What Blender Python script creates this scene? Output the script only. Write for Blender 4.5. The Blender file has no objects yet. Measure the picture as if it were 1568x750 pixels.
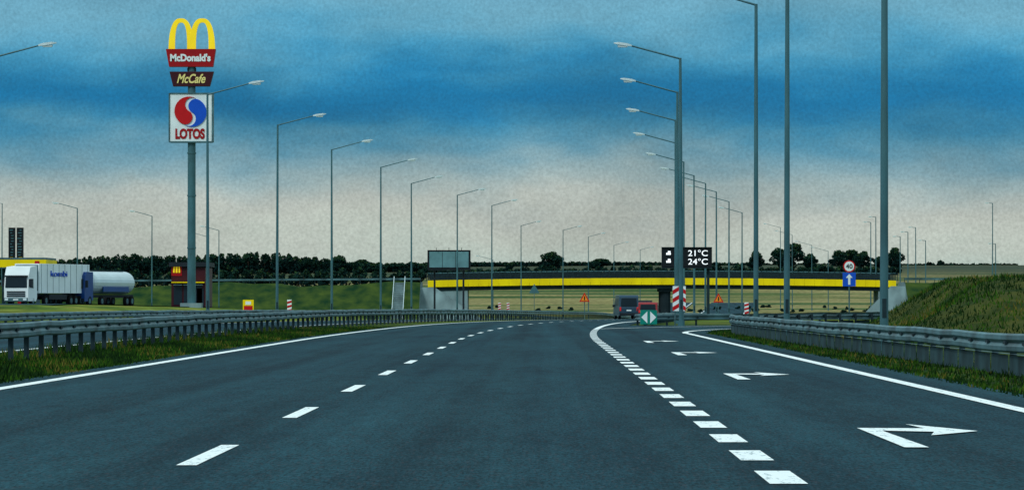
import bpy, math, random
from mathutils import Vector
random.seed(7)
R=random.random
def U(a,b): return a+(b-a)*random.random()
scene=bpy.context.scene
scene.view_settings.view_transform='Standard'
scene.view_settings.look='None'
scene.view_settings.exposure=0

def lin(c):
    return tuple(((x/255)/12.92 if x/255<=0.04045 else (((x/255)+0.055)/1.055)**2.4) for x in c)

# ------------------------------------------------------------ terrain
def S(a,b,t):
    q=(t-a)/(b-a); q=max(0,min(1,q)); return q*q*(3-2*q)
def curve(y):
    if y<120: return 0.0
    if y<258: return (y-120)**2/4600.0
    return 4.14+0.06*(y-258)
def g(x,y):
    b=-1.0*S(180,560,y)-1.2*S(450,650,y)+14.5*S(720,1700,y)+max(0,y-1700)*0.009
    b+=1.3*S(-24,-36,x)*S(230,330,y)*S(950,750,y)
    b+=(2.2*math.sin(x/230+0.6)+1.2*math.sin(x/90+y/200))*S(900,1800,y)
    return b

# ------------------------------------------------------------ materials
def mat(name,col,rough=0.6,metal=0.0,spec=0.4,var=0.12,scale=3.0,bump=0.0,emit=0.0,col2=None,stretch=(1,1,1),detail=5):
    m=bpy.data.materials.new(name); m.use_nodes=True
    nt=m.node_tree; b=nt.nodes['Principled BSDF']
    b.inputs['Roughness'].default_value=rough
    b.inputs['Metallic'].default_value=metal
    b.inputs['Specular IOR Level'].default_value=spec
    tc=nt.nodes.new('ShaderNodeTexCoord'); mp=nt.nodes.new('ShaderNodeMapping')
    mp.inputs['Scale'].default_value=stretch
    nt.links.new(tc.outputs['Object'],mp.inputs['Vector'])
    n=nt.nodes.new('ShaderNodeTexNoise'); n.inputs['Scale'].default_value=scale; n.inputs['Detail'].default_value=detail
    nt.links.new(mp.outputs['Vector'],n.inputs['Vector'])
    r=nt.nodes.new('ShaderNodeValToRGB')
    r.color_ramp.elements[0].position=0.3; r.color_ramp.elements[1].position=0.7
    c2=col2 if col2 else tuple(min(1,c*(1+var)) for c in col)
    c1=col if col2 else tuple(c*(1-var) for c in col)
    r.color_ramp.elements[0].color=(*c1,1); r.color_ramp.elements[1].color=(*c2,1)
    nt.links.new(n.outputs['Fac'],r.inputs['Fac'])
    nt.links.new(r.outputs['Color'],b.inputs['Base Color'])
    if bump>0:
        bp=nt.nodes.new('ShaderNodeBump'); bp.inputs['Strength'].default_value=bump
        nt.links.new(n.outputs['Fac'],bp.inputs['Height']); nt.links.new(bp.outputs['Normal'],b.inputs['Normal'])
    if emit>0:
        b.inputs['Emission Color'].default_value=(*col,1); b.inputs['Emission Strength'].default_value=emit
    return m

def asphalt():
    m=bpy.data.materials.new('asphalt'); m.use_nodes=True; nt=m.node_tree; b=nt.nodes['Principled BSDF']
    b.inputs['Roughness'].default_value=0.9; b.inputs['Specular IOR Level'].default_value=0.05
    geo=nt.nodes.new('ShaderNodeNewGeometry')
    def noise(sc,scale,det,rgh=0.6):
        mp=nt.nodes.new('ShaderNodeMapping'); mp.inputs['Scale'].default_value=sc
        nt.links.new(geo.outputs['Position'],mp.inputs['Vector'])
        n=nt.nodes.new('ShaderNodeTexNoise'); n.inputs['Scale'].default_value=scale; n.inputs['Detail'].default_value=det; n.inputs['Roughness'].default_value=rgh
        nt.links.new(mp.outputs['Vector'],n.inputs['Vector']); return n
    big=noise((1,0.10,1),0.6,6); lane=noise((1,0.006,1),1.4,4); fine=noise((1,0.13,1),34,3,0.85); mid=noise((1,.12,1),6,5,.7)
    hue=noise((1,0.13,1),48,1,0.5)
    def math_(op,a,bv):
        k=nt.nodes.new('ShaderNodeMath'); k.operation=op
        for i,v in enumerate((a,bv)):
            if isinstance(v,(int,float)): k.inputs[i].default_value=v
            else: nt.links.new(v,k.inputs[i])
        return k.outputs[0]
    def mr(v,a,b2,c,d):
        k=nt.nodes.new('ShaderNodeMapRange'); k.clamp=False
        for n_,q in zip(('From Min','From Max','To Min','To Max'),(a,b2,c,d)): k.inputs[n_].default_value=q
        nt.links.new(v,k.inputs['Value']); return k.outputs[0]
    s=math_('ADD',math_('MULTIPLY',big.outputs['Fac'],0.5),math_('MULTIPLY',lane.outputs['Fac'],0.5))
    r=nt.nodes.new('ShaderNodeValToRGB'); r.color_ramp.elements[0].position=0.38; r.color_ramp.elements[1].position=0.64
    r.color_ramp.elements[0].color=(0.0045,0.025,0.037,1); r.color_ramp.elements[1].color=(0.013,0.056,0.074,1)
    nt.links.new(s,r.inputs['Fac'])
    sxn=nt.nodes.new('ShaderNodeSeparateXYZ'); nt.links.new(geo.outputs['Position'],sxn.inputs[0])
    wv=math_('SINE',math_('MULTIPLY',math_('ADD',sxn.outputs['X'],0.3),2*math.pi/2.1),0)
    tracks=math_('ADD',1.0,math_('MULTIPLY',wv,0.10))
    f=math_('MULTIPLY',mr(fine.outputs['Fac'],.3,.7,.25,1.85),mr(mid.outputs['Fac'],.3,.7,.74,1.26))
    f=math_('MAXIMUM',math_('MULTIPLY',f,tracks),0.12)
    vm=nt.nodes.new('ShaderNodeVectorMath'); vm.operation='SCALE'
    nt.links.new(r.outputs['Color'],vm.inputs[0]); nt.links.new(f,vm.inputs['Scale'])
    ch=nt.nodes.new('ShaderNodeMapRange'); ch.inputs['From Min'].default_value=.58; ch.inputs['From Max'].default_value=.75
    nt.links.new(hue.outputs['Fac'],ch.inputs['Value'])
    mxn=nt.nodes.new('ShaderNodeMix'); mxn.data_type='RGBA'; nt.links.new(math_('MULTIPLY',ch.outputs[0],.5),mxn.inputs[0])
    nt.links.new(vm.outputs[0],mxn.inputs[6]); mxn.inputs[7].default_value=(.070,.058,.068,1)
    nt.links.new(mxn.outputs[2],b.inputs['Base Color'])
    bp=nt.nodes.new('ShaderNodeBump'); bp.inputs['Strength'].default_value=0.3; bp.inputs['Distance'].default_value=0.01
    nt.links.new(fine.outputs['Fac'],bp.inputs['Height']); nt.links.new(bp.outputs['Normal'],b.inputs['Normal'])
    return m
M_asph=asphalt()

def paint():
    m=bpy.data.materials.new('road_paint'); m.use_nodes=True; nt=m.node_tree; b=nt.nodes['Principled BSDF']
    b.inputs['Roughness'].default_value=0.7; b.inputs['Specular IOR Level'].default_value=0.2
    geo=nt.nodes.new('ShaderNodeNewGeometry'); mp=nt.nodes.new('ShaderNodeMapping'); mp.inputs['Scale'].default_value=(1,0.15,1)
    nt.links.new(geo.outputs['Position'],mp.inputs['Vector'])
    n=nt.nodes.new('ShaderNodeTexNoise'); n.inputs['Scale'].default_value=16; n.inputs['Detail'].default_value=6; n.inputs['Roughness'].default_value=0.75
    nt.links.new(mp.outputs['Vector'],n.inputs['Vector'])
    r=nt.nodes.new('ShaderNodeValToRGB'); e=r.color_ramp.elements
    e[0].position=0.31; e[0].color=(0.10,0.20,0.22,1); e[1].position=0.46; e[1].color=(0.84,0.92,0.92,1)
    nt.links.new(n.outputs['Fac'],r.inputs['Fac']); nt.links.new(r.outputs['Color'],b.inputs['Base Color'])
    return m
M_paint=paint()

def ground_mat():
    m=bpy.data.materials.new('meadow_and_fields'); m.use_nodes=True; nt=m.node_tree; b=nt.nodes['Principled BSDF']
    b.inputs['Roughness'].default_value=0.95; b.inputs['Specular IOR Level'].default_value=0.03
    geo=nt.nodes.new('ShaderNodeNewGeometry')
    def noise(sc,scale,det):
        mp=nt.nodes.new('ShaderNodeMapping'); mp.inputs['Scale'].default_value=sc
        nt.links.new(geo.outputs['Position'],mp.inputs['Vector'])
        n=nt.nodes.new('ShaderNodeTexNoise'); n.inputs['Scale'].default_value=scale; n.inputs['Detail'].default_value=det
        nt.links.new(mp.outputs['Vector'],n.inputs['Vector']); return n.outputs['Fac']
    def ramp(f,st):
        r=nt.nodes.new('ShaderNodeValToRGB'); cr=r.color_ramp
        while len(cr.elements)<len(st): cr.elements.new(0.5)
        for e,(p,c) in zip(cr.elements,st): e.position=p; e.color=(*c,1)
        nt.links.new(f,r.inputs['Fac']); return r.outputs['Color']
    near=ramp(noise((1,0.3,1),1.4,8),[(0.34,(0.007,0.022,0.006)),(0.5,(0.022,0.054,0.007)),(0.7,(0.075,0.090,0.014))])
    mid=ramp(noise((1,0.25,1),0.25,6),[(0.3,(0.030,0.085,0.012)),(0.5,(0.105,0.155,0.018)),(0.72,(0.26,0.25,0.045))])
    far=ramp(noise((0.30,1,1),0.022,5),[(0.34,(0.030,0.075,0.022)),(0.42,(0.055,0.10,0.028)),(0.46,(0.19,0.175,0.065)),(0.54,(0.26,0.225,0.095)),(0.58,(0.10,0.13,0.040)),(0.68,(0.045,0.090,0.030))])
    vfar=ramp(noise((0.15,1,1),0.004,5),[(0.35,(0.018,0.045,0.038)),(0.5,(0.070,0.078,0.044)),(0.65,(0.035,0.060,0.040))])
    speck=noise((1,.35,1),.9,5)
    sx=nt.nodes.new('ShaderNodeSeparateXYZ'); nt.links.new(geo.outputs['Position'],sx.inputs[0])
    def mr(a,bb):
        k=nt.nodes.new('ShaderNodeMapRange'); k.inputs['From Min'].default_value=a; k.inputs['From Max'].default_value=bb
        nt.links.new(sx.outputs['Y'],k.inputs['Value']); return k.outputs[0]
    def mix(f,a,c):
        k=nt.nodes.new('ShaderNodeMix'); k.data_type='RGBA'
        nt.links.new(f,k.inputs[0]); nt.links.new(a,k.inputs[6]); nt.links.new(c,k.inputs[7]); return k.outputs[2]
    sm=nt.nodes.new('ShaderNodeMapRange'); sm.inputs['From Min'].default_value=.3; sm.inputs['From Max'].default_value=.7
    sm.inputs['To Min'].default_value=.6; sm.inputs['To Max'].default_value=1.35; nt.links.new(speck,sm.inputs['Value'])
    c=mix(mr(190,300),near,mid); c=mix(mr(760,860),c,far); c=mix(mr(1200,1500),c,vfar)
    vs=nt.nodes.new('ShaderNodeVectorMath'); vs.operation='SCALE'; nt.links.new(c,vs.inputs[0]); nt.links.new(sm.outputs[0],vs.inputs['Scale'])
    nt.links.new(vs.outputs[0],b.inputs['Base Color'])
    return m
M_ground=ground_mat()
M_steel=mat('galvanised_steel',(0.062,0.140,0.160),0.6,0.2,0.3,0.55,0.9,0)
M_steeld=mat('dark_steel',(0.012,0.030,0.038),0.8,0.1,0.2,0.3,3)  # much darker steel tone for posts and railings
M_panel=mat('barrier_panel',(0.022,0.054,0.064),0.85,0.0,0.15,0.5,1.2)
M_pole=mat('pole_zinc',(0.046,0.135,0.160),0.5,0.2,0.35,0.3,1.2,stretch=(1,1,.4))
M_head=mat('lamp_housing',(0.62,0.76,0.80),0.4,0.1,0.5,0.08,6)
M_yel=mat('yellow_paint',(0.92,0.68,0.0),0.6,0,0.15,0.14,0.5,stretch=(1,1,.3))
M_arch=mat('arch_yellow',(0.95,0.68,0.01),0.45,0,0.3,0.08,1.2,emit=0.25)  # slight emission added to brighten the arches
M_red=mat('red_paint',(0.50,0.006,0.010),0.5,0,0.2,0.1,1)
M_dred=mat('sign_dark_red',(0.32,0.004,0.008),0.5,0,0.2,0.1,1)
M_brown=mat('sign_brown',(0.045,0.006,0.012),0.5,0,0.2,0.1,1)
M_white=mat('white_paint',(0.74,0.84,0.86),0.5,0,0.2,0.08,0.6)
M_cream=mat('cream_letters',(0.80,0.70,0.25),0.5,0,0.2,0.05,1)
M_black=mat('black_paint',(0.004,0.008,0.012),0.6,0,0.2,0.2,1)
M_dark=mat('dark_grey',(0.012,0.020,0.028),0.7,0,0.2,0.2,1)
M_blue=mat('blue_paint',(0.004,0.08,0.55),0.5,0,0.2,0.1,1)
M_glass=mat('window_glass',(0.008,0.020,0.030),0.35,0,0.25,0.1,1)
M_green=mat('sign_green',(0.0,0.22,0.17),0.5,0,0.2,0.1,1)
M_orange=mat('sign_orange',(0.80,0.26,0.02),0.5,0,0.2,0.05,1)
M_conc=mat('concrete',(0.17,0.25,0.265),0.9,0,0.1,0.35,0.45,detail=8,stretch=(1,1,.4))
M_concd=mat('concrete_shaded',(0.014,0.026,0.032),0.9,0,0.1,0.25,0.5)  # shade under the bridge deck is put into this near-black concrete colour
M_led=mat('led_text',(0.9,0.95,1.0),0.5,emit=0.8,var=0.02)
M_ledbl=mat('signal_red',(0.5,0.01,0.01),0.4,emit=0.3)
M_tyre=mat('rubber',(0.008,0.009,0.011),0.9,0,0.1,0.2,3)
M_bark=mat('bark',(0.03,0.022,0.016),0.9,0,0.1,0.3,2)
M_silver=mat('tank_metal',(0.58,0.70,0.74),0.35,0.2,0.4,0.08,0.6)
M_board=mat('billboard_face',(0.11,0.24,0.28),0.6,0,0.15,0.25,0.5)
def leafm(n,c,v=0.25): return mat(n,c,0.95,0,0.04,v,0.6)
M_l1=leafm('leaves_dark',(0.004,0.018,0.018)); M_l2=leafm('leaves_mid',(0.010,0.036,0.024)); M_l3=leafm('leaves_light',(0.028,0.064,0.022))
M_g1=leafm('grass_dark',(0.009,0.030,0.007)); M_g2=leafm('grass_green',(0.030,0.088,0.008)); M_g3=leafm('grass_dry',(0.130,0.112,0.022))

# ------------------------------------------------------------ mesh builder
class MB:
    def __init__(s): s.v=[];s.f=[];s.m=[];s.mats=[]
    def mi(s,m):
        if m not in s.mats: s.mats.append(m)
        return s.mats.index(m)
    def face(s,pts,m):
        i=len(s.v); s.v+= [tuple(p) for p in pts]; s.f.append(tuple(range(i,i+len(pts)))); s.m.append(s.mi(m))
    def hexa(s,b,t,m):
        i=len(s.v); s.v+=[tuple(p) for p in b]+[tuple(p) for p in t]; n=len(b); k=s.mi(m)
        s.f.append(tuple(i+j for j in reversed(range(n)))); s.m.append(k)
        s.f.append(tuple(i+n+j for j in range(n))); s.m.append(k)
        for j in range(n):
            j2=(j+1)%n; s.f.append((i+j,i+j2,i+n+j2,i+n+j)); s.m.append(k)
    def box(s,c,d,m,tx=1,ty=1,ox=0,oy=0):
        x,y,z=c; a,b,h=d[0]/2,d[1]/2,d[2]/2
        bt=[(x-a,y-b,z-h),(x+a,y-b,z-h),(x+a,y+b,z-h),(x-a,y+b,z-h)]
        a2,b2=a*tx,b*ty
        tp=[(x+ox-a2,y+oy-b2,z+h),(x+ox+a2,y+oy-b2,z+h),(x+ox+a2,y+oy+b2,z+h),(x+ox-a2,y+oy+b2,z+h)]
        s.hexa(bt,tp,m)
    def prism_xz(s,poly,y0,y1,m):
        s.hexa([(p[0],y1,p[1]) for p in poly],[(p[0],y0,p[1]) for p in poly],m)
    def prism_yz(s,poly,x0,x1,m):
        s.hexa([(x0,p[0],p[1]) for p in poly],[(x1,p[0],p[1]) for p in poly],m)
    def tube(s,p0,p1,r0,r1,m,n=10):
        p0=Vector(p0);p1=Vector(p1); d=(p1-p0).normalized()
        a=d.orthogonal().normalized(); b=d.cross(a)
        c0=[p0+(a*math.cos(2*math.pi*i/n)+b*math.sin(2*math.pi*i/n))*r0 for i in range(n)]
        c1=[p1+(a*math.cos(2*math.pi*i/n)+b*math.sin(2*math.pi*i/n))*r1 for i in range(n)]
        s.hexa(c0,c1,m)
    def build(s,name,loc=(0,0,0),rz=0,bevel=0,smooth=False,parent=None):
        me=bpy.data.meshes.new(name); me.from_pydata(s.v,[],s.f)
        for m in s.mats: me.materials.append(m)
        me.polygons.foreach_set('material_index',s.m)
        if smooth: me.polygons.foreach_set('use_smooth',[True]*len(s.f))
        me.update()
        o=bpy.data.objects.new(name,me); scene.collection.objects.link(o)
        o.location=loc; o.rotation_euler=(0,0,rz)
        if bevel>0:
            b=o.modifiers.new('bevel','BEVEL'); b.width=bevel; b.segments=2; b.limit_method='ANGLE'
        if parent: o.parent=parent
        return o

def text(s,size,loc,m,parent,name,width=None,fat=0.0,shear=0.0,zs=1.0):
    cu=bpy.data.curves.new(name,'FONT'); cu.body=s; cu.size=size; cu.align_x='CENTER'; cu.align_y='CENTER'
    cu.extrude=0.03; cu.offset=fat; cu.shear=shear
    o=bpy.data.objects.new(name,cu); scene.collection.objects.link(o)
    bpy.context.view_layer.update()
    dg=bpy.context.evaluated_depsgraph_get()
    me=bpy.data.meshes.new_from_object(o.evaluated_get(dg)); bpy.data.objects.remove(o)
    o=bpy.data.objects.new(name,me); scene.collection.objects.link(o); me.materials.clear(); me.materials.append(m)
    o.rotation_euler=(math.pi/2,0,0); o.location=loc
    if width:
        xs=[v.co.x for v in me.vertices]; w=max(xs)-min(xs); o.scale=(width/w,zs,1)
    o.parent=parent
    return o

# survey helper: bearing / elevation (units of 1/6300 rad from road axis) -> metres
F=6300.0
def sx(u,d): return (u-833)*d/F
def sz(v,d): return 1.2+(460-v)*d/F

# ------------------------------------------------------------ ground
def frange(a,b,s):
    o=[];t=a
    while t<b-1e-6: o.append(t); t+=s
    return o
xs=[-4500,-3000,-2000,-1400,-1000,-700,-500,-380,-300,-240,-200]+frange(-170,170,6)+[170,200,240,300,380,500,700,1000,1400,2000,3000,4500]
ys=[-600,-300,-100]+frange(-40,720,10)+frange(720,1720,25)+frange(1720,9100,250)
v=[];f=[]
for y in ys:
    for x in xs: v.append((x,y,g(x,y)))
nx=len(xs)
for j in range(len(ys)-1):
    for i in range(nx-1): f.append((j*nx+i,j*nx+i+1,(j+1)*nx+i+1,(j+1)*nx+i))
me=bpy.data.meshes.new('ground'); me.from_pydata(v,[],f); me.materials.append(M_ground)
me.polygons.foreach_set('use_smooth',[True]*len(f))
o=bpy.data.objects.new('ground',me); scene.collection.objects.link(o)

def strip(mb,y0,y1,lf,rf,dz,m,step=5.0):
    n=max(1,int(math.ceil((y1-y0)/step)))
    for k in range(n):
        a=y0+(y1-y0)*k/n; b=y0+(y1-y0)*(k+1)/n
        mb.face([(lf(a),a,g(lf(a),a)+dz),(rf(a),a,g(rf(a),a)+dz),(rf(b),b,g(rf(b),b)+dz),(lf(b),b,g(lf(b),b)+dz)],m)
CX,CY=115.2,150.0
def arcpt(r,th): return (CX-r*math.cos(th),CY+r*math.sin(th))
def arcstrip(mb,r0,r1,t0,t1,dz,m,n=40):
    for k in range(n):
        a=t0+(t1-t0)*k/n;b=t0+(t1-t0)*(k+1)/n
        P=[arcpt(r0,a),arcpt(r1,a),arcpt(r1,b),arcpt(r0,b)]
        mb.face([(p[0],p[1],g(*p)+dz) for p in P],m)
mb=MB()
strip(mb,-60,1000,lambda y:-7.95+curve(y),lambda y:2.7+curve(y),0.030,M_asph)
strip(mb,-60,150,lambda y:-1.0,lambda y:6.15,0.026,M_asph)
arcstrip(mb,109.05,117.2,0,1.6,0.026,M_asph)
strip(mb,165,203,lambda y:1.0+curve(y),lambda y:max(3+curve(y),CX-math.sqrt(116**2-(y-CY)**2)),0.022,M_asph,3)
mb.build('road')
mb=MB()
strip(mb,-60,1000,lambda y:-20.6+curve(y),lambda y:-12.2+curve(y),0.028,M_asph)
strip(mb,-60,1000,lambda y:-20.1+curve(y),lambda y:-19.9+curve(y),0.034,M_paint)
strip(mb,-60,1000,lambda y:-12.8+curve(y),lambda y:-12.6+curve(y),0.034,M_paint)
mb.build('opposite_carriageway')
mb=MB()
for y0 in frange(310,480,10):
    mb.face([(-75,y0,g(-75,y0)+.02),(-37,y0,g(-37,y0)+.02),(-37,y0+10,g(-37,y0+10)+.02),(-75,y0+10,g(-75,y0+10)+.02)],M_asph)
mb.build('parking_pavement')

# markings
mb=MB(); Z=0.037
def line(y0,y1,x,w,step=5): strip(mb,y0,y1,lambda y:x+curve(y)-w/2,lambda y:x+curve(y)+w/2,Z,M_paint,step)
line(-20,900,-7.4,0.22)
y=29.9-12.1*3
while y<700: line(y,y+4.2,-2.6,0.15); y+=12.1
y=26.9-3.95*5
while y<172: line(y,y+2.05,1.6,0.25,2.1); y+=3.95
line(172,900,1.6,0.24)
strip(mb,-20,150,lambda y:5.13,lambda y:5.34,Z,M_paint)
arcstrip(mb,109.9,110.12,0,1.6,Z,M_paint)
arcstrip(mb,115.35,115.55,math.asin(24/115.5),1.6,Z,M_paint)
for y0 in (33.6,62.5,90.3,117):
    z=g(3,y0)+Z; x0=2.94
    for poly in ([(0,0),(.2,0),(.17,4.3),(0,5.1)],[(.0,5.1),(.17,4.3),(.62,4.0),(.62,5.0)],[(.50,3.0),(1.04,4.2),(.56,6.3),(.62,5.0),(.62,4.0)]):
        mb.face([(x0+p[0],y0+p[1],z) for p in poly],M_paint)
mb.build('road_markings')

# ------------------------------------------------------------ guardrails
def resample(pts,step):
    out=[pts[0]];acc=0
    for a,b in zip(pts,pts[1:]):
        L=math.dist(a,b)
        while acc+L>=step:
            t=(step-acc)/L; a=(a[0]+(b[0]-a[0])*t,a[1]+(b[1]-a[1])*t); out.append(a); L=math.dist(a,b); acc=0
        acc+=L
    return out
prof=[(0.0,0),(0.045,-0.03),(0.05,-0.10),(0.0,-0.155),(0.05,-0.21),(0.045,-0.28),(0.0,-0.31)]
def guardrail(name,pts,h=0.8,sides=(1,-1),post=2.5,panel=False):
    P=resample(pts,2.5); mb=MB()
    nrm=[]
    for i in range(len(P)):
        a=P[max(0,i-1)];b=P[min(len(P)-1,i+1)]; dx,dy=b[0]-a[0],b[1]-a[1];L=math.hypot(dx,dy); nrm.append((dy/L,-dx/L))
    jit=[U(-.015,.015) for _ in P]
    off=0.10
    for sd in sides:
        for i in range(len(P)-1):
            for (n0,z0),(n1,z1) in zip(prof,prof[1:]):
                q=[]
                for (k,nn,zz) in ((i,n0,z0),(i+1,n0,z0),(i+1,n1,z1),(i,n1,z1)):
                    p=P[k];nv=nrm[k];o_=(off+nn)*sd
                    q.append((p[0]+nv[0]*o_,p[1]+nv[1]*o_,g(*p)+h+zz+jit[k]))
                mb.face(q,M_steel)
    for i,p in enumerate(P):
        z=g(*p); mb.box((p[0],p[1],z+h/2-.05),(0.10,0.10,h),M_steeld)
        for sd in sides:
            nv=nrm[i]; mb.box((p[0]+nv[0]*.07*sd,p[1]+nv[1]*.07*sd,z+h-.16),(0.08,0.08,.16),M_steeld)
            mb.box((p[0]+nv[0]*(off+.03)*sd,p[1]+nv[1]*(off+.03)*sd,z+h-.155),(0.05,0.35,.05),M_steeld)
    if panel:
        for i in range(len(P)-1):
            for sd in sides:
                a,b=P[i],P[i+1];na,nb=nrm[i],nrm[i+1];o_=.075*sd
                t=0.03
                a2=(a[0]+na[0]*o_+(b[0]-a[0])*t,a[1]+na[1]*o_+(b[1]-a[1])*t); b2=(b[0]+nb[0]*o_-(b[0]-a[0])*t,b[1]+nb[1]*o_-(b[1]-a[1])*t)
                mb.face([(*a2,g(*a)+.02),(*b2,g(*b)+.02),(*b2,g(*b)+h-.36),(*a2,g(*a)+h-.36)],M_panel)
                mb.face([(a[0]+na[0]*(o_+.05*sd),a[1]+na[1]*(o_+.05*sd),g(*a)+h-.34),(b[0]+nb[0]*(o_+.05*sd),b[1]+nb[1]*(o_+.05*sd),g(*b)+h-.34),(b[0],b[1],g(*b)+h-.34),(a[0],a[1],g(*a)+h-.34)],M_steel)
    return mb.build(name)
guardrail('guardrail',[(-10.7+curve(y),y) for y in frange(20,650,2.5)],0.80)
guardrail('guardrail',[(-21.3+curve(y),y) for y in frange(120,650,2.5)],0.75,sides=(1,))
right=[(7.9-0.9*S(30,150,y),y) for y in frange(20,150,2.5)]+[arcpt(CX-7.0,t/108*1.0) for t in frange(2.5,60,2.5)]
guardrail('guardrail',right,0.70,sides=(-1,),panel=True)
guardrail('guardrail',[(4.9,200.5),(6.2,203),(8.6,206)]+[arcpt(118.2,t/118.2) for t in frange(59,170,2.5)],0.58,sides=(1,-1))
guardrail('guardrail',[(4.9,200.6),(4.6,203)]+[(3.75+curve(y),y) for y in frange(207,660,2.5)],0.58,sides=(-1,1))

# ------------------------------------------------------------ street lamps
def lamp(x,y,H=12.7,d=-1,arm=2.3,r=0.10,ang=0.25):
    mb=MB()
    mb.tube((0,0,0),(0,0,H*.45),r*1.05,r*.9,M_pole,12); mb.tube((0,0,H*.45),(0,0,H),r*.88,r*.62,M_pole,12)
    mb.tube((0,0,0),(0,0,.35),r*1.6,r*1.6,M_pole,12)
    mb.box((0,-r*1.02,1.1),(.10,.02,.45),M_steeld)
    ex,ez=d*arm,H+arm*ang
    mb.tube((0,0,H-.04),(ex,0,ez),r*.42,r*.36,M_pole,8)
    L=0.85
    for k,(a,b,ha,hb,wa,wb) in enumerate(((0,.25,.05,.085,.07,.14),(.25,.75,.085,.08,.14,.15),(.75,1,.08,.03,.15,.06))):
        xa,xb=ex+d*a*L,ex+d*b*L; za,zb=ez+a*L*ang*.6,ez+b*L*ang*.6
        A=[(xa,-wa,za-ha*.5),(xa,wa,za-ha*.5),(xa,wa,za+ha),(xa,-wa,za+ha)]
        B=[(xb,-wb,zb-hb*.5),(xb,wb,zb-hb*.5),(xb,wb,zb+hb),(xb,-wb,zb+hb)]
        mb.hexa(A,B,M_head)
    mb.box((ex+d*.5*L,0,ez+.5*L*ang*.6-.09),(.42,.2,.09),M_head,1.2,1.2)
    o=mb.build('street_lamp',(x,y,g(x,y)-.05)); o.rotation_euler=(U(-.003,.003),U(-.003,.003),U(-.06,.06))
    return o
def lampv(u,vtop,y_d=None,d=-1,arm=2.3,ang=0.25,r=0.10,H=12.7):
    dd=y_d if y_d else (H-1.2)*F/(460-vtop)
    x=sx(u,dd); h=sz(vtop,dd)-g(x,dd)+.05
    return lamp(x,dd,h,d,arm,r,ang)
lamp(8.05,97.5,12.7); lamp(7.9,134,12.7); lamp(8.2,159.3,12.75,arm=.95)
for u,v_ in ((1043,88),(1037,140),(1035,183),(1035,218),(1047,247),(1063,268),(1080,280),(1097,293),(1116,308),(1136,325)):
    lampv(u,v_,d=-1,r=0.105)
for u,v_ in ((318,143),(424,190),(508,228),(583,255),(630,280),(700,298),(753,314),(798,345),(862,352),(901,362),(940,375),(980,382)):
    lampv(u,v_,d=1,r=0.095)
lampv(-18,87,d=1)
for u,v_ in ((118,318),(232,330),(335,352),(318,362)): lampv(u,v_,d=-1)
for u,v_ in ((1195,348),(1213,359),(1243,375),(1268,384),(755,397)): lampv(u,v_,d=-1 ,y_d=900,arm=3.0,r=.10)
for u,v_ in ((1333,340),(1341,332),(1359,318),(1378,362),(1390,355),(1402,348),(1417,368),(1519,311),(1524,373),(2,311)):
    lampv(u,v_,y_d=820,arm=.7,ang=.05,r=.13)

# ------------------------------------------------------------ pylon sign
D=430; k=D/F
px=sx(293,D); pz=g(px,D)
mb=MB()
def X(u): return (u-293)*k
def ZZ(v): return sz(v,D)-pz
mb.tube((0,0,-.2),(0,0,ZZ(100)),.44,.40,M_pole,20)
for v_ in (235,300,380): mb.tube((0,0,ZZ(v_)),(0,0,ZZ(v_)+.15),.48,.48,M_pole,20)
mb.box((0,0,.15),(2.2,2.2,.5),M_conc)
mb.box((0,0,ZZ(106)),(.9,.5,.35),M_dark)
mb.box((X(292.5),-.1,ZZ(180)),(67*k,1.1,74*k),M_white)
for s_ in (-1,1):
    mb.box((X(292.5)+s_*33.0*k,-.1,ZZ(180)),(.14,1.25,75*k),M_steel)
for v_ in (143,217): mb.box((X(292.5),-.1,ZZ(v_)),(64*k,1.25,.14),M_steel)
mb.prism_xz([(X(259.5),ZZ(109.5)),(X(265),ZZ(132)),(X(321),ZZ(132)),(X(327),ZZ(109.5))],-.55,.3,M_brown)
mb.prism_xz([(X(254),ZZ(75)),(X(259),ZZ(102)),(X(326),ZZ(102)),(X(330),ZZ(75))],-.65,.4,M_dred)
def arch(u0,u1,vt,vb,t0,t1,y0,y1):
    N=28; uc=(u0+u1)/2; a=(u1-u0)/2
    def P(t,off):
        w=math.cos(t); h=math.sin(t)
        aa=a+off; hh=(vb-vt)+off*0.8
        return (X(uc+math.copysign(abs(w)**0.75,w)*aa),ZZ(vb-abs(h)**0.8*hh))
    for i in range(N):
        ta=math.pi*(1-i/N);tb=math.pi*(1-(i+1)/N)
        wa=t0+(t1-t0)*math.sin(ta);wb=t0+(t1-t0)*math.sin(tb)
        mb.prism_xz([P(ta,-wa),P(tb,-wb),P(tb,wb),P(ta,wa)],y0,y1,M_arch)
arch(262.5,291,31,79,5.0,4.0,-.35,.1)
arch(294.5,324,31,79,5.0,4.0,-.36,.11)
def yin(rot,m,dx):
    r=22*k; pts=[]
    for i in range(25): t=math.pi/2+math.pi*i/24; pts.append((r*math.cos(t),r*math.sin(t)))
    for i in range(1,13): t=-math.pi/2+math.pi*i/12; pts.append((r/2*math.cos(t),-r/2+r/2*math.sin(t)))
    for i in range(1,12): t=-math.pi/2-math.pi*i/12; pts.append((r/2*math.cos(t),r/2+r/2*math.sin(t)))
    c,s_=math.cos(rot),math.sin(rot)
    mb.prism_xz([(X(292)+dx[0]+p[0]*c-p[1]*s_,ZZ(171)+dx[1]+p[0]*s_+p[1]*c) for p in pts],-.76,-.60,m)
yin(-0.5,M_red,(-.17,.08)); yin(math.pi-0.5,M_blue,(.17,-.08))
pyl=mb.build('pylon_sign',(px,D,pz))
text("McDonald's",1.0,(X(291.5),-.67,ZZ(89)),M_white,pyl,'lettering_1',62*k,0.045)
text("McCafe",1.3,(X(292),-.57,ZZ(121)),M_cream,pyl,'lettering_2',44*k,0.03,0.35)
text("LOTOS",1.5,(X(291),-.68,ZZ(205.5)),M_dred,pyl,'lettering_3',45*k,0.075,zs=.92)

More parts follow.
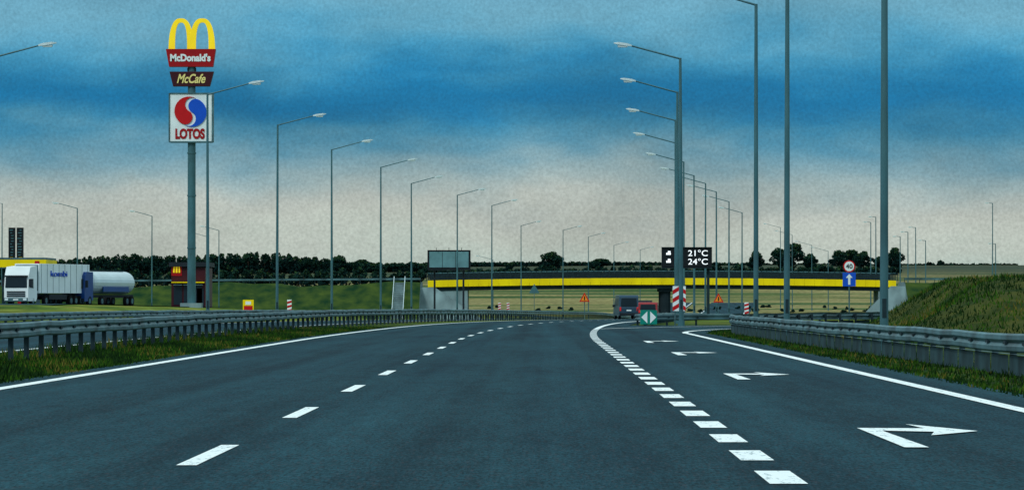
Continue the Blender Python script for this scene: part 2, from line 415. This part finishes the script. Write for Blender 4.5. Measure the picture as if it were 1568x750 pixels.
# ------------------------------------------------------------ bridge
D=680;k=D/F
mb=MB()
N=46; uL,uR=655,1372
def bz(u):
    t=(u-1010)/360.0; return 4.25+(-.42*t*t)+.1
for i in range(N):
    ua=uL+(uR-uL)*i/N;ub=uL+(uR-uL)*(i+1)/N
    xa,xb=sx(ua,D),sx(ub,D);za,zb=bz(ua)-.5,bz(ub)-.5
    gap=0.03
    mb.hexa([(xa,D,za),(xb-gap,D,zb),(xb-gap,D+.35,zb),(xa,D+.35,za)],[(xa,D,za+1.1),(xb-gap,D,zb+1.1),(xb-gap,D+.35,zb+1.1),(xa,D+.35,za+1.1)],M_yel)
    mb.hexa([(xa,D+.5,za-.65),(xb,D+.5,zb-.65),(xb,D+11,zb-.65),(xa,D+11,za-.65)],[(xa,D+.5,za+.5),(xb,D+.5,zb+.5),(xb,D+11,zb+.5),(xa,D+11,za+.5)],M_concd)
    mb.hexa([(xa,D+11.1,za),(xb-gap,D+11.1,zb),(xb-gap,D+11.4,zb),(xa,D+11.4,za)],[(xa,D+11.1,za+1.1),(xb-gap,D+11.1,zb+1.1),(xb-gap,D+11.4,zb+1.1),(xa,D+11.4,za+1.1)],M_yel)
for i in range(91):
    u=uL-2+(uR-uL+4)*i/90;x=sx(u,D)
    for yy in (D+.2,D+11.2): mb.box((x,yy,bz(u)+.6+.62),(.10,.10,1.35),M_steeld)
for yy in (D+.2,D+11.2):
    for hh in (.72,.88,1.04,1.20,1.36,1.52,1.78):
        for i in range(N):
            ua=uL+(uR-uL)*i/N;ub=uL+(uR-uL)*(i+1)/N
            mb.tube((sx(ua,D),yy,bz(ua)+hh),(sx(ub,D),yy,bz(ub)+hh),.05,.05,M_steeld if hh<1.7 else M_pole,5)
for u in (1019,):
    for yy in (D+2.2,D+5.7,D+9.2):
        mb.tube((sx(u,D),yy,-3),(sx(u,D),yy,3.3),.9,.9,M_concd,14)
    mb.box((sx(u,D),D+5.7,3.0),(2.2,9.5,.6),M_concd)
for u0,u1,slope in ((640,716,1),(1345,1392,-1)):
    xa,xb=sx(u0,D),sx(u1,D)
    mb.box(((xa+xb)/2,D+5.7,.3),(abs(xb-xa),10.2,6.0),M_conc)
xl=sx(716,D)
mb.hexa([(xl-8,D-3.5,-2.6),(xl+3.6,D-3.5,-2.6),(xl+3.6,D+.48,-2.6),(xl-8,D+.48,-2.6)],[(xl-8,D-.6,3.4),(xl-5.4,D-.6,3.4),(xl-5.4,D+.45,3.4),(xl-8,D+.45,3.4)],M_conc)
xr=sx(1345,D)
mb.hexa([(xr-4,D-3.5,-2.6),(xr+9,D-3.5,-2.6),(xr+9,D+.48,-2.6),(xr-4,D+.48,-2.6)],[(xr+2,D-.6,3.6),(xr+6,D-.6,3.6),(xr+6,D+.45,3.6),(xr+2,D+.45,3.6)],M_conc)
mb.build('road_bridge')

M_emb=mat('embankment_grass',(0.008,0.034,0.014),0.95,0,0.03,scale=0.5,col2=(0.055,0.090,0.018),detail=8)
def emb(x0,x1,n):
    mb=MB(); sec=[(D-13,-2.8),(D-.2,4.3),(D+12,4.3),(D+26,-2.8)]
    for i in range(n):
        a=x0+(x1-x0)*i/n;b=x0+(x1-x0)*(i+1)/n
        for (p,q) in zip(sec,sec[1:]):
            def zz(x,s_): return s_[1]+(.35*math.sin(x*.21)+.2*math.sin(x*.67) if s_[1]>0 else 0)-(.006*abs(x-20) if s_[1]>0 else 0)
            mb.face([(a,p[0],zz(a,p)),(b,p[0],zz(b,p)),(b,q[0],zz(b,q)),(a,q[0],zz(a,q))],M_emb)
    for x in (x0,x1):
        mb.face([(x,s_[0],s_[1]+.0) for s_ in sec],M_conc)
    for i in range(0,int(abs(x1-x0)/2.5)):
        x=x0+math.copysign(2.5*i,x1-x0); zt=4.3-.006*abs(x-20)
        mb.box((x,D+.6,zt+.4),(.1,.1,1.0),M_steeld)
        mb.box((x+math.copysign(1.25,x1-x0),D+.5,zt+.75),(2.5,.05,.3),M_steel)
    mb.build('grass_embankment',smooth=False)
emb(sx(655,D)-1.2,-260,60); emb(sx(1385,D),330,60)
mb=MB(); xs0=sx(612,D)
for i in range(20):
    mb.box((xs0,D-13+.62*i+.3,-2.6+.35*i),(1.6,.7,.32),M_conc)
for s_ in (-1,1):
    mb.tube((xs0+s_*.9,D-13,-1.6),(xs0+s_*.9,D-.4,5.2),.05,.05,M_head,6)
    for i in range(6): mb.tube((xs0+s_*.9,D-13+2.4*i,-2.6+1.35*i),(xs0+s_*.9,D-13+2.4*i,-1.6+1.3*i),.04,.04,M_head,6)
mb.build('concrete_steps')

# ------------------------------------------------------------ billboard
D2=655;k=D2/F
bx=sx(687.5,D2);bg=g(bx,D2)
mb=MB(); zc=sz(397.5,D2)-bg
mb.box((0,.15,zc),(66*k,.5,30*k),M_black)
mb.box((0,-.13,zc+.05),(60*k,.06,24.0*k),M_board)
for s_ in (-1.05,1.05): mb.box((s_,-.17,zc+.05),(.06,.03,24*k),M_dark)
for s_ in (-1,1):
    mb.tube((s_*2.3,.3,0),(s_*2.3,.3,zc-1.3),.16,.16,M_dark,8)
    mb.tube((s_*2.3,2.0,0),(s_*2.3,.5,zc),.1,.1,M_dark,8)
mb.box((0,-.45,zc-1.65),(6.6,.6,.08),M_dark)
for s_ in (-2,0,2): mb.tube((s_,-.1,zc+1.5),(s_,-1.0,zc+1.9),.04,.04,M_dark,6)
mb.build('billboard',(bx,D2,bg))

# ------------------------------------------------------------ VMS sign
D3=330;k=D3/F
vx=sx(1051.5,D3);vg=g(vx,D3);zc=sz(394,D3)-vg
mb=MB(); mb.box((0,0,zc),(77*k,.4,32*k),M_black)
mb.box((0,-.215,zc),(73*k,.03,28*k),M_black)
for s_ in (-10,33): mb.box((s_*k,.3,zc/2),(.22,.22,zc),M_steeld)
for a in (-28,):
    for b_ in (6,-6):
        mb.box((a*k,-.24,zc+b_*k),(7*k,.02,3*k),M_led); mb.box(((a+1)*k,-.24,zc+(b_+3)*k),(4*k,.02,2.6*k),M_led)
for b_ in (-.9,.9): mb.box((0,-.12,zc+b_*.92),(77.5*k,.5,.05),M_steeld)
vms=mb.build('variable_message_sign',(vx,D3,vg))
text("21°C",.66,(17*k,-.25,zc+6.5*k),M_led,vms,'lettering_1',30*k,.0)
text("24°C",.66,(17*k,-.25,zc-6.5*k),M_led,vms,'lettering_2',30*k,.0)
D4=198;k=D4/F
cx=sx(1040,D4);cg=g(cx,D4)
mb=MB(); z0=sz(475,D4)-cg; z1=sz(437,D4)-cg; w=10*k
mb.box((0,0,(z0+z1)/2),(2*w,.03,z1-z0),M_white)
n=3;hh=(z1-z0)/n
for i in range(n):
    a=z0+hh*i; q=hh*.5
    for s_ in (-1,1):
        pts=[(s_*w,a),(s_*w,a+q),(0,min(z1,a+q+hh*.48)),(0,a+hh*.48)]
        mb.prism_xz(pts,-.025,-.018,M_red)
for s_ in (-.2,.2): mb.tube((s_,.05,0),(s_,.05,z1),.03,.03,M_steel,8)
mb.build('chevron_sign',(cx,D4,cg))
D5=199.6;k=D5/F
mb=MB(); r=.40
N_=14
for i in range(N_):
    a=math.pi*i/N_+math.pi;b=math.pi*(i+1)/N_+math.pi
    mb.hexa([(0,0,.08),(r*math.cos(a),r*math.sin(a),.08),(r*math.cos(b),r*math.sin(b),.08)],[(0,0,.78),(r*math.cos(a),r*math.sin(a),.78),(r*math.cos(b),r*math.sin(b),.78)],M_green)
mb.box((0,.1,.43),(.8,.2,.70),M_green)
for s_ in (-1,1):
    mb.prism_xz([(s_*.36,.43),(s_*.07,.72),(s_*.07,.14)],-r-.05,-r-.03,M_white)
mb.box((0,-r-.01,.43),(.80,.04,.66),M_green)
mb.build('gore_marker_sign',(sx(993,D5),D5,g(5,D5)),bevel=0)

# ------------------------------------------------------------ small signs
def disc(mb,cx,cz,r,y0,y1,m,n=24): mb.prism_xz([(cx+r*math.cos(2*math.pi*i/n),cz+r*math.sin(2*math.pi*i/n)) for i in range(n)],y0,y1,m)
D6=262;k=D6/F;x=sx(1300,D6);gg=g(x,D6);mb=MB()
zc=sz(407,D6)-gg; disc(mb,0,zc,9.2*k,-.03,0,M_red); disc(mb,0,zc,7.4*k,-.045,-.031,M_white)
zb=sz(427,D6)-gg; mb.box((0,-.015,zb),(20*k,.03,21*k),M_blue)
mb.box((0,-.04,zb-2*k),(3.4*k,.015,12*k),M_white); mb.prism_xz([(-5.2*k,zb+2.5*k),(5.2*k,zb+2.5*k),(0,zb+8.5*k)],-.05,-.035,M_white)
mb.tube((0,.04,0),(0,.04,zc+.3),.045,.045,M_steel,8)
o=mb.build('speed_limit_sign',(x,D6,gg))
text("40",.40,(0,-.055,zc),M_black,o,'lettering',10*k,.0)
def tri(u,v_,d,back=False,s=9):
    k=d/F;x=sx(u,d);gg=g(x,d);zc=sz(v_,d)-gg;mb=MB();a=s*k
    mb.prism_xz([(-a,zc-a*.8),(a,zc-a*.8),(0,zc+a)],-.02,0,M_pole if back else M_red)
    if not back:
        mb.prism_xz([(-a*.68,zc-a*.61),(a*.68,zc-a*.61),(0,zc+a*.60)],-.035,-.021,M_orange)
        mb.box((0,-.045,zc-.1*a),(.2*a,.02,.75*a),M_black)
    mb.tube((0,.04,0),(0,.04,zc+a*.6),.04,.04,M_steel,8)
    mb.build('warning_sign',(x,d,gg))
tri(895,455,400,s=8);tri(1100,456,400,s=8);tri(818,442,560,True,8)
def marker(u,d,v0,v1,w=.3):
    k=d/F;x=sx(u,d);gg=g(x,d);mb=MB();z0=sz(v1,d)-gg;z1=sz(v0,d)-gg
    mb.box((0,0,(z0+z1)/2),(w,.04,z1-z0),M_white)
    h=(z1-z0)/3
    for i in range(3):
        a=z0+h*i
        mb.prism_xz([(-w/2,a),(w/2,a+h*.3),(w/2,a+h*.8),(-w/2,a+h*.5)],-.035,-.022,M_red)
    mb.tube((0,.05,0),(0,.05,z1),.03,.03,M_steel,6)
    mb.build('delineator_post',(x,d,gg))
marker(1143,240,462,480,.25);marker(443,330,458,477,.35);marker(765,450,463,474,.3);marker(778,455,463,474,.3)
marker(1290,300,478,489,.12)

# ------------------------------------------------------------ vehicles
def wheel(mb,x,y,r,w): 
    mb.tube((x-w/2,y,r),(x+w/2,y,r),r,r,M_tyre,16); mb.tube((x-w/2-.01,y,r),(x+w/2+.01,y,r),r*.55,r*.55,M_steel,12)
def van(name,x,y,rz,col,h=2.3,w=2.0,L=5.2):
    mb=MB()
    side=[(0,.35),(0,h*.45),(.12,h*.93),(.3,h),(L*.62,h),(L*.82,h*.58),(L*.98,h*.48),(L,.35)]
    mb.prism_yz(side,-w/2,w/2,col)
    mb.prism_xz([(-w*.42,h*.52),(w*.42,h*.52),(w*.38,h*.88),(-w*.38,h*.88)],-.03,.14,M_glass)
    mb.prism_yz([(.5,h*.56),(.5,h*.86),(L*.62,h*.86),(L*.76,h*.56)],-w/2-.01,w/2+.01,M_glass)
    mb.box((0,-.06,.5),(w*.98,.2,.28),M_dark)
    for s_ in (-1,1):
        mb.box((s_*w*.44,-.03,h*.42),(.16,.08,.4),M_ledbl)
        wheel(mb,s_*w*.44,.9,.34,.24); wheel(mb,s_*w*.44,L-.9,.34,.24)
        mb.box((s_*(w/2+.12),L*.75,h*.55),(.22,.12,.25),M_dark)
    mb.box((0,-.02,h*.36),(.5,.06,.14),M_white)
    return mb.build(name,(x,y,g(x,y)+.03),rz,bevel=.05)
van('van',sx(963,420),420,.10,mat('van_slate',(0.02,0.06,0.10),.3,.2,.5),2.45,2.0)
van('car',sx(992,400),400,-.06,mat('car_red',(0.28,0.008,0.012),.3,.1,.5),1.65,1.85,4.4)
van('car',sx(984,446),446,-.06,M_dark,2.0,1.9,4.5)

def truck(x,y,rz):
    mb=MB(); w=2.5
    mb.prism_yz([(0,.45),(0,1.7),(.18,3.0),(.55,3.75),(2.2,3.85),(2.2,.7),(1.9,.45)],-w/2,w/2,M_white)
    mb.prism_xz([(-1.12,1.75),(1.12,1.75),(1.05,2.75),(-1.05,2.75)],-.06,.2,M_glass)
    mb.prism_xz([(-1.15,2.77),(1.15,2.77),(1.15,2.92),(-1.15,2.92)],-.14,.25,M_dark)
    for zz in (.95,1.15,1.35): mb.box((0,-.04,zz),(1.9,.10,.12),M_dark)
    mb.box((0,-.05,.6),(2.4,.12,.35),M_steel)
    mb.box((0,-.12,.6),(.55,.03,.13),M_white)
    for s_ in (-1,1):
        mb.box((s_*.95,-.13,.62),(.36,.05,.22),M_head)
        mb.box((s_*(w/2+.16),.15,2.2),(.22,.2,.75),M_dark)
        mb.prism_yz([(.35,1.75),(.4,2.6),(1.25,2.6),(1.25,1.7)],s_*w/2-.03,s_*w/2+.03,M_glass)
        for yy in (1.3,4.6,11.0,12.3,13.6): wheel(mb,s_*1.08,yy,.5,.32)
        mb.box((s_*1.2,7.6,.85),(.06,4.5,.5),M_dark)
    mb.box((0,8.8,1.05),(1.2,12.0,.25),M_dark)
    mb.box((0,9.2,2.65),(2.55,13.0,2.85),M_white)
    for s_ in (-1,1):
        for i in range(9): mb.box((s_*1.285,3.2+i*1.5,2.65),(.03,.05,2.8),M_steel)
    mb.box((0,2.68,2.7),(2.3,.05,2.5),M_steel)
    return mb.build('semi_truck',(x,y,g(x,y)+.02),rz,bevel=.04)
t=truck(sx(24,395),395,-.27)
cu=text("kombi",.8,(1.33,7.6,3.1),M_blue,t,'lettering',4.2); cu.rotation_euler=(math.pi/2,0,math.pi/2)
M_vb=mat('cab_blue',(0.004,0.05,0.22),0.4,0,0.4,0.1,1)
def tanker(x,y,rz):
    mb=MB()
    mb.prism_yz([(0,.45),(0,1.7),(.2,3.0),(.5,3.4),(2.1,3.4),(2.1,.6)],-1.2,1.2,M_vb)
    mb.prism_xz([(-1.05,1.75),(1.05,1.75),(1.0,2.7),(-1.0,2.7)],-.06,.2,M_glass)
    mb.box((0,-.05,.6),(2.3,.12,.35),M_dark); mb.box((0,8,1.0),(1.2,11.5,.3),M_dark)
    for s_ in (-1,1):
        for yy in (1.3,4.4,10.8,12.1): wheel(mb,s_*1.05,yy,.5,.3)
        mb.box((s_*1.35,.2,2.2),(.2,.2,.7),M_dark)
    n=24
    prev=None
    for (yy,sc) in ((2.6,.75),(2.75,.92),(3.0,1),(6,1),(9,1),(12.6,1),(12.9,.9),(13.0,.7)):
        ring=[(1.25*sc*math.cos(2*math.pi*i/n),yy,2.35+1.15*sc*math.sin(2*math.pi*i/n)) for i in range(n)]
        if prev: mb.hexa(prev,ring,M_silver)
        prev=ring
    mb.box((0,7.8,3.55),(.5,8.5,.12),M_steeld)
    mb.box((1.22,7.8,1.7),(.1,6.5,.5),M_vb)
    mb.build('tanker_truck',(x,y,g(x,y)+.02),rz,smooth=False)
tanker(sx(112,408),408,-.30)

D7=455;k=D7/F
x=sx(-10,D7);gg=g(x,D7);mb=MB(); zt=sz(397,D7)-gg; zb=sz(408.5,D7)-gg
mb.box((0,5,(zt+zb)/2),(160*k,10,zt-zb),M_yel); mb.box((0,5,zt+.12),(158*k,9.8,.22),M_steel)
mb.box((0,5,zb-.06),(155*k,9.4,.1),M_white)
mb.box((66*k,-.04,(zt+zb)/2),(.5,.06,.55),M_red)
for a in (-4.5,0,4.7):
    for b_ in (1.5,8.5): mb.box((a,b_,zb/2),(.4,.4,zb),M_steel)
for a in (-3,2.5):
    mb.box((a,5,.1),(1.2,6,.2),M_conc); mb.box((a,4,1.1),(.7,.5,1.8),M_red); mb.box((a,3.72,1.3),(.5,.04,.6),M_dark)
mb.build('fuel_station_canopy',(x,D7,gg))
for u in (17.5,30):
    d=500;k=d/F;x=sx(u,d);gg=g(x,d);mb=MB();z1=sz(348,d)-gg
    z0=sz(396,d)-gg
    mb.box((0,0,(z0+z1)/2),(10*k,.5,z1-z0),M_black); mb.box((0,0,z0/2),(.3,.3,z0),M_dark)
    for j in range(11):
        zz=z1-.3-j*(z1-z0)/11.3
        mb.box((U(-.1,.1),-.27,zz),(U(.2,.5),.03,.11),M_pole if j!=10 else M_yel)
    mb.build('price_totem',(x,d,gg))
D8=470;k=D8/F;x=sx(288,D8);gg=g(x,D8);mb=MB()
W=52*k; H=sz(401,D8)-gg
mb.box((0,5,H/2-.3),(W,10,H-.6),M_brown); mb.box((0,4.9,H-.25),(W+.5,10.6,.5),M_dark)
for i in range(3):
    mb.box((-W/2+.75+i*1.15,-.03,1.45),(.95,.08,2.2),M_glass); 
    mb.box((-W/2+.75+i*1.15,-.06,2.62),(1.05,.1,.08),M_head)
mb.box((W/2-.55,-.03,1.1),(.8,.08,2.2),M_glass)
mb.box((0,-.4,2.9),(W*.96,.9,.12),M_yel)
mb.box((-W/2+.6,-.04,H-1.0),(1.2,.06,1.1),M_dred)
def X(u): return (u-271)*k-W/2+.6
def ZZ(v): return sz(v,D8)-gg
arch(267,271,406,417,1.2,1.0,-.16,-.08); arch(271.4,275.4,406,417,1.2,1.0,-.165,-.085)
mb.build('restaurant_building',(x,D8,gg))
d=380;k=d/F;x=sx(380,d);gg=g(x,d);mb=MB()
mb.box((0,0,1.0),(1.0,.1,1.2),M_yel);mb.box((0,-.06,.8),(.8,.03,.5),M_red);mb.box((0,-.06,1.3),(.5,.03,.3),M_white)
for s_ in (-.45,.45): mb.box((s_,0,.4),(.06,.06,.9),M_dark)
mb.build('advertising_board',(x,d,gg))

# ------------------------------------------------------------ trees
def leaf(mb,c,s,m):
    a=Vector((U(-1,1),U(-1,1),U(-1,1))).normalized(); b=a.orthogonal().normalized(); cc=a.cross(b)
    t=U(0,6.28); p=b*math.cos(t)+cc*math.sin(t); q=a.cross(p)
    p*=s;q*=s*U(.5,1)
    mb.face([c-p-q*.4,c+q*-.9,c+p-q*.2,c+q],m)
def clump(mb,cx,cy,cz,rx,rz_,n,s,lo,hi):
    for _ in range(n):
        while True:
            v_=Vector((U(-1,1),U(-1,1),U(-1,1)))
            if v_.length<1: break
        v_=v_.normalized()*(v_.length**.5)
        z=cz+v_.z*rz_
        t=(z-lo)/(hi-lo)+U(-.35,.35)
        m=M_l1 if t<.55 else (M_l2 if t<.95 else M_l3)  # crown shading put into leaf colours: dark low down, lighter towards the top
        leaf(mb,Vector((cx+v_.x*rx,cy+v_.y*rx,z)),s*U(.6,1.3),m)
def tree(u,vt,w_px,d,n=10,leafn=170,s=.38):
    k=d/F;x=sx(u,d);gg=g(x,d);h=sz(vt,d)-gg;w=w_px*k
    mb=MB()
    mb.tube((0,0,-.3),(0,0,h*.35),h*.035,h*.025,M_bark,8); mb.tube((0,0,h*.35),(U(-.3,.3),0,h*.75),h*.025,h*.01,M_bark,7)
    for i in range(n):
        t=i/(n-1); hz=h*(.27+.63*t); spread=w/2*(.80*math.sin(math.pi*min(1,.25+t*.68)))
        a=U(0,6.28); rr=spread*U(.3,1)
        c=(math.cos(a)*rr,math.sin(a)*rr,hz)
        mb.tube((0,0,h*(.25+.35*t)),c,h*.012,h*.004,M_bark,5)
        clump(mb,c[0],c[1],c[2],w*U(.15,.25),h*U(.09,.16),leafn,s,h*.2,h)
    return mb.build('tree',(x,d,gg-.1),0)
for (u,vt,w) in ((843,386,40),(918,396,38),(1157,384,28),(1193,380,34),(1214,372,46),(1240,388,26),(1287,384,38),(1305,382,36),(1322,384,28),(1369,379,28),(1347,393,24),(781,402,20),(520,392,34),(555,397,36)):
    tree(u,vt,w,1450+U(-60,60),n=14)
def forest(name,u0,u1,d,top,rows=2,step=11,s=.5,nl=150,jt=4,skip=0.0,hmin=2.5):
    mb=MB()
    for r in range(rows):
        u=u0
        while u<u1:
            dd=d+r*25+(U(-40,40) if skip else 0);k=dd/F;x=sx(u,dd);gg=g(x,dd);vt=top(u)+U(-jt,jt)
            u+=step*U(.6,1.1)
            if R()<skip: continue
            h=max(hmin,sz(vt,dd)-gg)
            w=step*k*U(.7,1.1)
            if skip: w=h*U(.8,1.3)
            mb.tube((x,dd,gg-.3),(x,dd,gg+h*.6),.2*h/5,.1*h/5,M_bark,5)
            for q in range(4):
                clump(mb,x+U(-.4,.4)*w,dd+U(-2,2),gg+h*(.2+.2*q),w*(.75-.1*q),h*.22,nl//2,s,gg,gg+h*1.2)
    return mb.build(name)
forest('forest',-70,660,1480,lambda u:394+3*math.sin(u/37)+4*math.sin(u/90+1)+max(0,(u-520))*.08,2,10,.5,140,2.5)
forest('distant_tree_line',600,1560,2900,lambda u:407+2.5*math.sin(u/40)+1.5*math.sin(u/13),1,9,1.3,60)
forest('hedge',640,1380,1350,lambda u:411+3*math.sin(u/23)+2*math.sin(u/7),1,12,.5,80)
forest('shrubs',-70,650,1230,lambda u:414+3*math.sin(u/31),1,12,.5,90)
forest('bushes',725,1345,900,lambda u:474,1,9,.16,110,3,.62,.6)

# ------------------------------------------------------------ mound on the right, inside the ramp
def moundh(x,y):
    foot=9.6+(y-110)*.062+.5*math.sin(y*.13)
    h=2.05*S(0,4.6,x-foot)*S(112,148,y)*S(212,188,y-(x-14)*.8)
    h+= .10*math.sin(x*1.3+y*.21)*h/2+.06*math.sin(x*.5-y*.37)*h/2
    return h
M_mound=mat('mound_grass',(0.006,0.026,0.004),0.95,0,0.03,scale=0.9,col2=(0.070,0.075,0.014),stretch=(1,.5,1),detail=9,bump=.5)
v=[];f=[];gx=frange(8,60,.7);gy=frange(108,220,1.6)
for y in gy:
    for x in gx: v.append((x,y,g(x,y)+moundh(x,y)-(0.05 if moundh(x,y)<.02 else -.005)))
n=len(gx)
for j in range(len(gy)-1):
    for i in range(n-1): f.append((j*n+i,j*n+i+1,(j+1)*n+i+1,(j+1)*n+i))
me=bpy.data.meshes.new('grassy_mound');me.from_pydata(v,[],f);me.materials.append(M_mound);me.polygons.foreach_set('use_smooth',[True]*len(f))
o=bpy.data.objects.new('grassy_mound',me);scene.collection.objects.link(o)

# ------------------------------------------------------------ grass blades
mb=MB(); gm=[M_g1,M_g2,M_g3]
def blade(x,y,z,h,w,m):
    dx,dy=U(-.5,.5)*h,U(-.5,.5)*h; a=U(0,3.14);ca,sa=math.cos(a)*w,math.sin(a)*w
    mb.face([(x-ca,y-sa,z),(x+ca,y+sa,z),(x+dx,y+dy,z+h)],m)
def patch(x0,x1,y0,y1,n,h0,h1,w=.018):
    for _ in range(n):
        y=y0+(y1-y0)*R(); xx=U(x0,x1)+curve(y)
        z=g(xx,y)
        q=math.sin(xx*2.1+y*.35)+math.sin(y*.9-xx)+U(-1.2,1.2)
        m=M_g1 if q<.1 else (M_g2 if q<1.6 else M_g3)
        blade(xx,y,z-.01,U(h0,h1)*(1+.4*math.sin(y*.55)*math.sin(y*.17+xx)),w*U(.7,1.5),m)
patch(-10.6,-8.0,45,180,32000,.04,.16)
patch(-8.35,-7.80,45,190,8000,.03,.10)
patch(-12.2,-10.6,60,180,9000,.06,.22)
for _ in range(13000):
    y=U(44,152); x=U(6.05,8.4); x=x if R()<.7 else U(5.95,6.35)
    q=U(-1,1)+math.sin(y*.7+x*2)
    blade(x,y,g(x,y)-.01,U(.03,.14),.018,M_g1 if q<.0 else (M_g2 if q<1.4 else M_g3))
for _ in range(5000):
    th=U(0,.5);p=arcpt(CX-U(6.1,7.6),th); blade(p[0],p[1],g(*p)-.01,U(.03,.14),.02,random.choice((M_g1,M_g2)))
for _ in range(34000):
    y=U(112,205);x=U(9.5,32);h=moundh(x,y)
    if h<.05 and R()<.5: continue
    q=math.sin(x*1.3+y*.2)+math.sin(y*.35-x*.8)+U(-1.1,1.1)
    blade(x,y,g(x,y)+h-.02,U(.06,.24),.03,M_g1 if q<.0 else (M_g2 if q<1.55 else M_g3))
mb.build('grass_verge')

# ------------------------------------------------------------ world
w=bpy.data.worlds.new('World'); scene.world=w; w.use_nodes=True; nt=w.node_tree
bg=nt.nodes['Background']; bg.inputs['Strength'].default_value=1.0
tc=nt.nodes.new('ShaderNodeTexCoord'); sep=nt.nodes.new('ShaderNodeSeparateXYZ'); nt.links.new(tc.outputs['Generated'],sep.inputs[0])
def wm(op,a,b=None,c=None):
    k_=nt.nodes.new('ShaderNodeMath');k_.operation=op
    for i,vv in enumerate((a,b,c)):
        if vv is None: continue
        if isinstance(vv,(int,float)): k_.inputs[i].default_value=vv
        else: nt.links.new(vv,k_.inputs[i])
    return k_.outputs[0]
def wn(sc,scale,det,rough=.55,loc=(0,0,0),dist=0):
    mp=nt.nodes.new('ShaderNodeMapping');mp.inputs['Scale'].default_value=sc;mp.inputs['Location'].default_value=loc
    nt.links.new(tc.outputs['Generated'],mp.inputs['Vector'])
    n_=nt.nodes.new('ShaderNodeTexNoise');n_.inputs['Scale'].default_value=scale;n_.inputs['Detail'].default_value=det;n_.inputs['Roughness'].default_value=rough;n_.inputs['Distortion'].default_value=dist
    nt.links.new(mp.outputs['Vector'],n_.inputs['Vector']);return n_.outputs['Fac']
n1=wn((1,1,3.4),9,3,.45,(6.4,0,1)); n2=wn((1,1,3.0),26,5,.5,(0,2,0),.2)
t=wm('MULTIPLY',sep.outputs['Z'],12.0)
t=wm('ADD',t,wm('MULTIPLY',wm('SUBTRACT',n1,.5),.34)); t=wm('ADD',t,wm('MULTIPLY',wm('SUBTRACT',n2,.5),.24))
t=wm('MULTIPLY',t,.5)
r=nt.nodes.new('ShaderNodeValToRGB'); cr=r.color_ramp; cr.interpolation='B_SPLINE'
st=[(0.0,(160,184,180)),(.14,(184,196,186)),(.24,(184,188,180)),(.33,(158,178,178)),(.42,(112,156,172)),(.50,(54,134,166)),(.58,(2,110,160)),(.66,(2,116,166)),(.75,(66,154,190)),(.86,(124,182,204)),(1.0,(60,134,168))]
while len(cr.elements)<len(st)+2: cr.elements.new(.5)
for e,(p,c) in zip(cr.elements,st): e.position=p*.5; e.color=(*lin(c),1)
cr.elements[len(st)].position=.75; cr.elements[len(st)].color=(.36,.56,.64,1)
cr.elements[len(st)+1].position=1.0; cr.elements[len(st)+1].color=(.72,.92,.98,1)
nt.links.new(t,r.inputs['Fac'])
n3=wn((1,1,2.0),20,6,.52,(5,1,3),.3); n4=wn((1,1,1),1400,2,.6)
def wmr(v_,a,b_,c,d_):
    m_=nt.nodes.new('ShaderNodeMapRange');m_.clamp=False
    for q,val in zip(('From Min','From Max','To Min','To Max'),(a,b_,c,d_)): m_.inputs[q].default_value=val
    nt.links.new(v_,m_.inputs['Value']); return m_.outputs[0]
s_=wm('MULTIPLY',wmr(n3,.3,.7,.82,1.16),wmr(n4,.3,.7,.88,1.12))
vm=nt.nodes.new('ShaderNodeVectorMath');vm.operation='SCALE';nt.links.new(r.outputs['Color'],vm.inputs[0]);nt.links.new(s_,vm.inputs['Scale'])
sky=nt.nodes.new('ShaderNodeTexSky');sky.sky_type='NISHITA';sky.sun_disc=False
el,az=math.radians(42),math.radians(215)
sky.sun_elevation=el;sky.sun_rotation=az
sc=nt.nodes.new('ShaderNodeVectorMath');sc.operation='SCALE';sc.inputs['Scale'].default_value=.07;nt.links.new(sky.outputs[0],sc.inputs[0])
mx=nt.nodes.new('ShaderNodeMix');mx.data_type='RGBA';mx.inputs[0].default_value=.04
nt.links.new(vm.outputs[0],mx.inputs[6]);nt.links.new(sc.outputs[0],mx.inputs[7]);nt.links.new(mx.outputs[2],bg.inputs['Color'])

sd=bpy.data.lights.new('sun','SUN');sd.energy=1.3;sd.angle=math.radians(12);sd.color=(1,.97,.92)
so=bpy.data.objects.new('sun',sd);scene.collection.objects.link(so)
dirv=Vector((math.sin(az)*math.cos(el),math.cos(az)*math.cos(el),math.sin(el)))
so.rotation_euler=dirv.to_track_quat('Z','Y').to_euler(); so.location=(0,0,50)

cd=bpy.data.cameras.new('camera');cd.sensor_width=36;cd.lens=36*F/1568;cd.clip_start=.5;cd.clip_end=20000
co=bpy.data.objects.new('camera',cd);scene.collection.objects.link(co);co.location=(0,0,1.23)
co.rotation_euler=(math.pi/2+85/F,0,49/F)
scene.camera=co
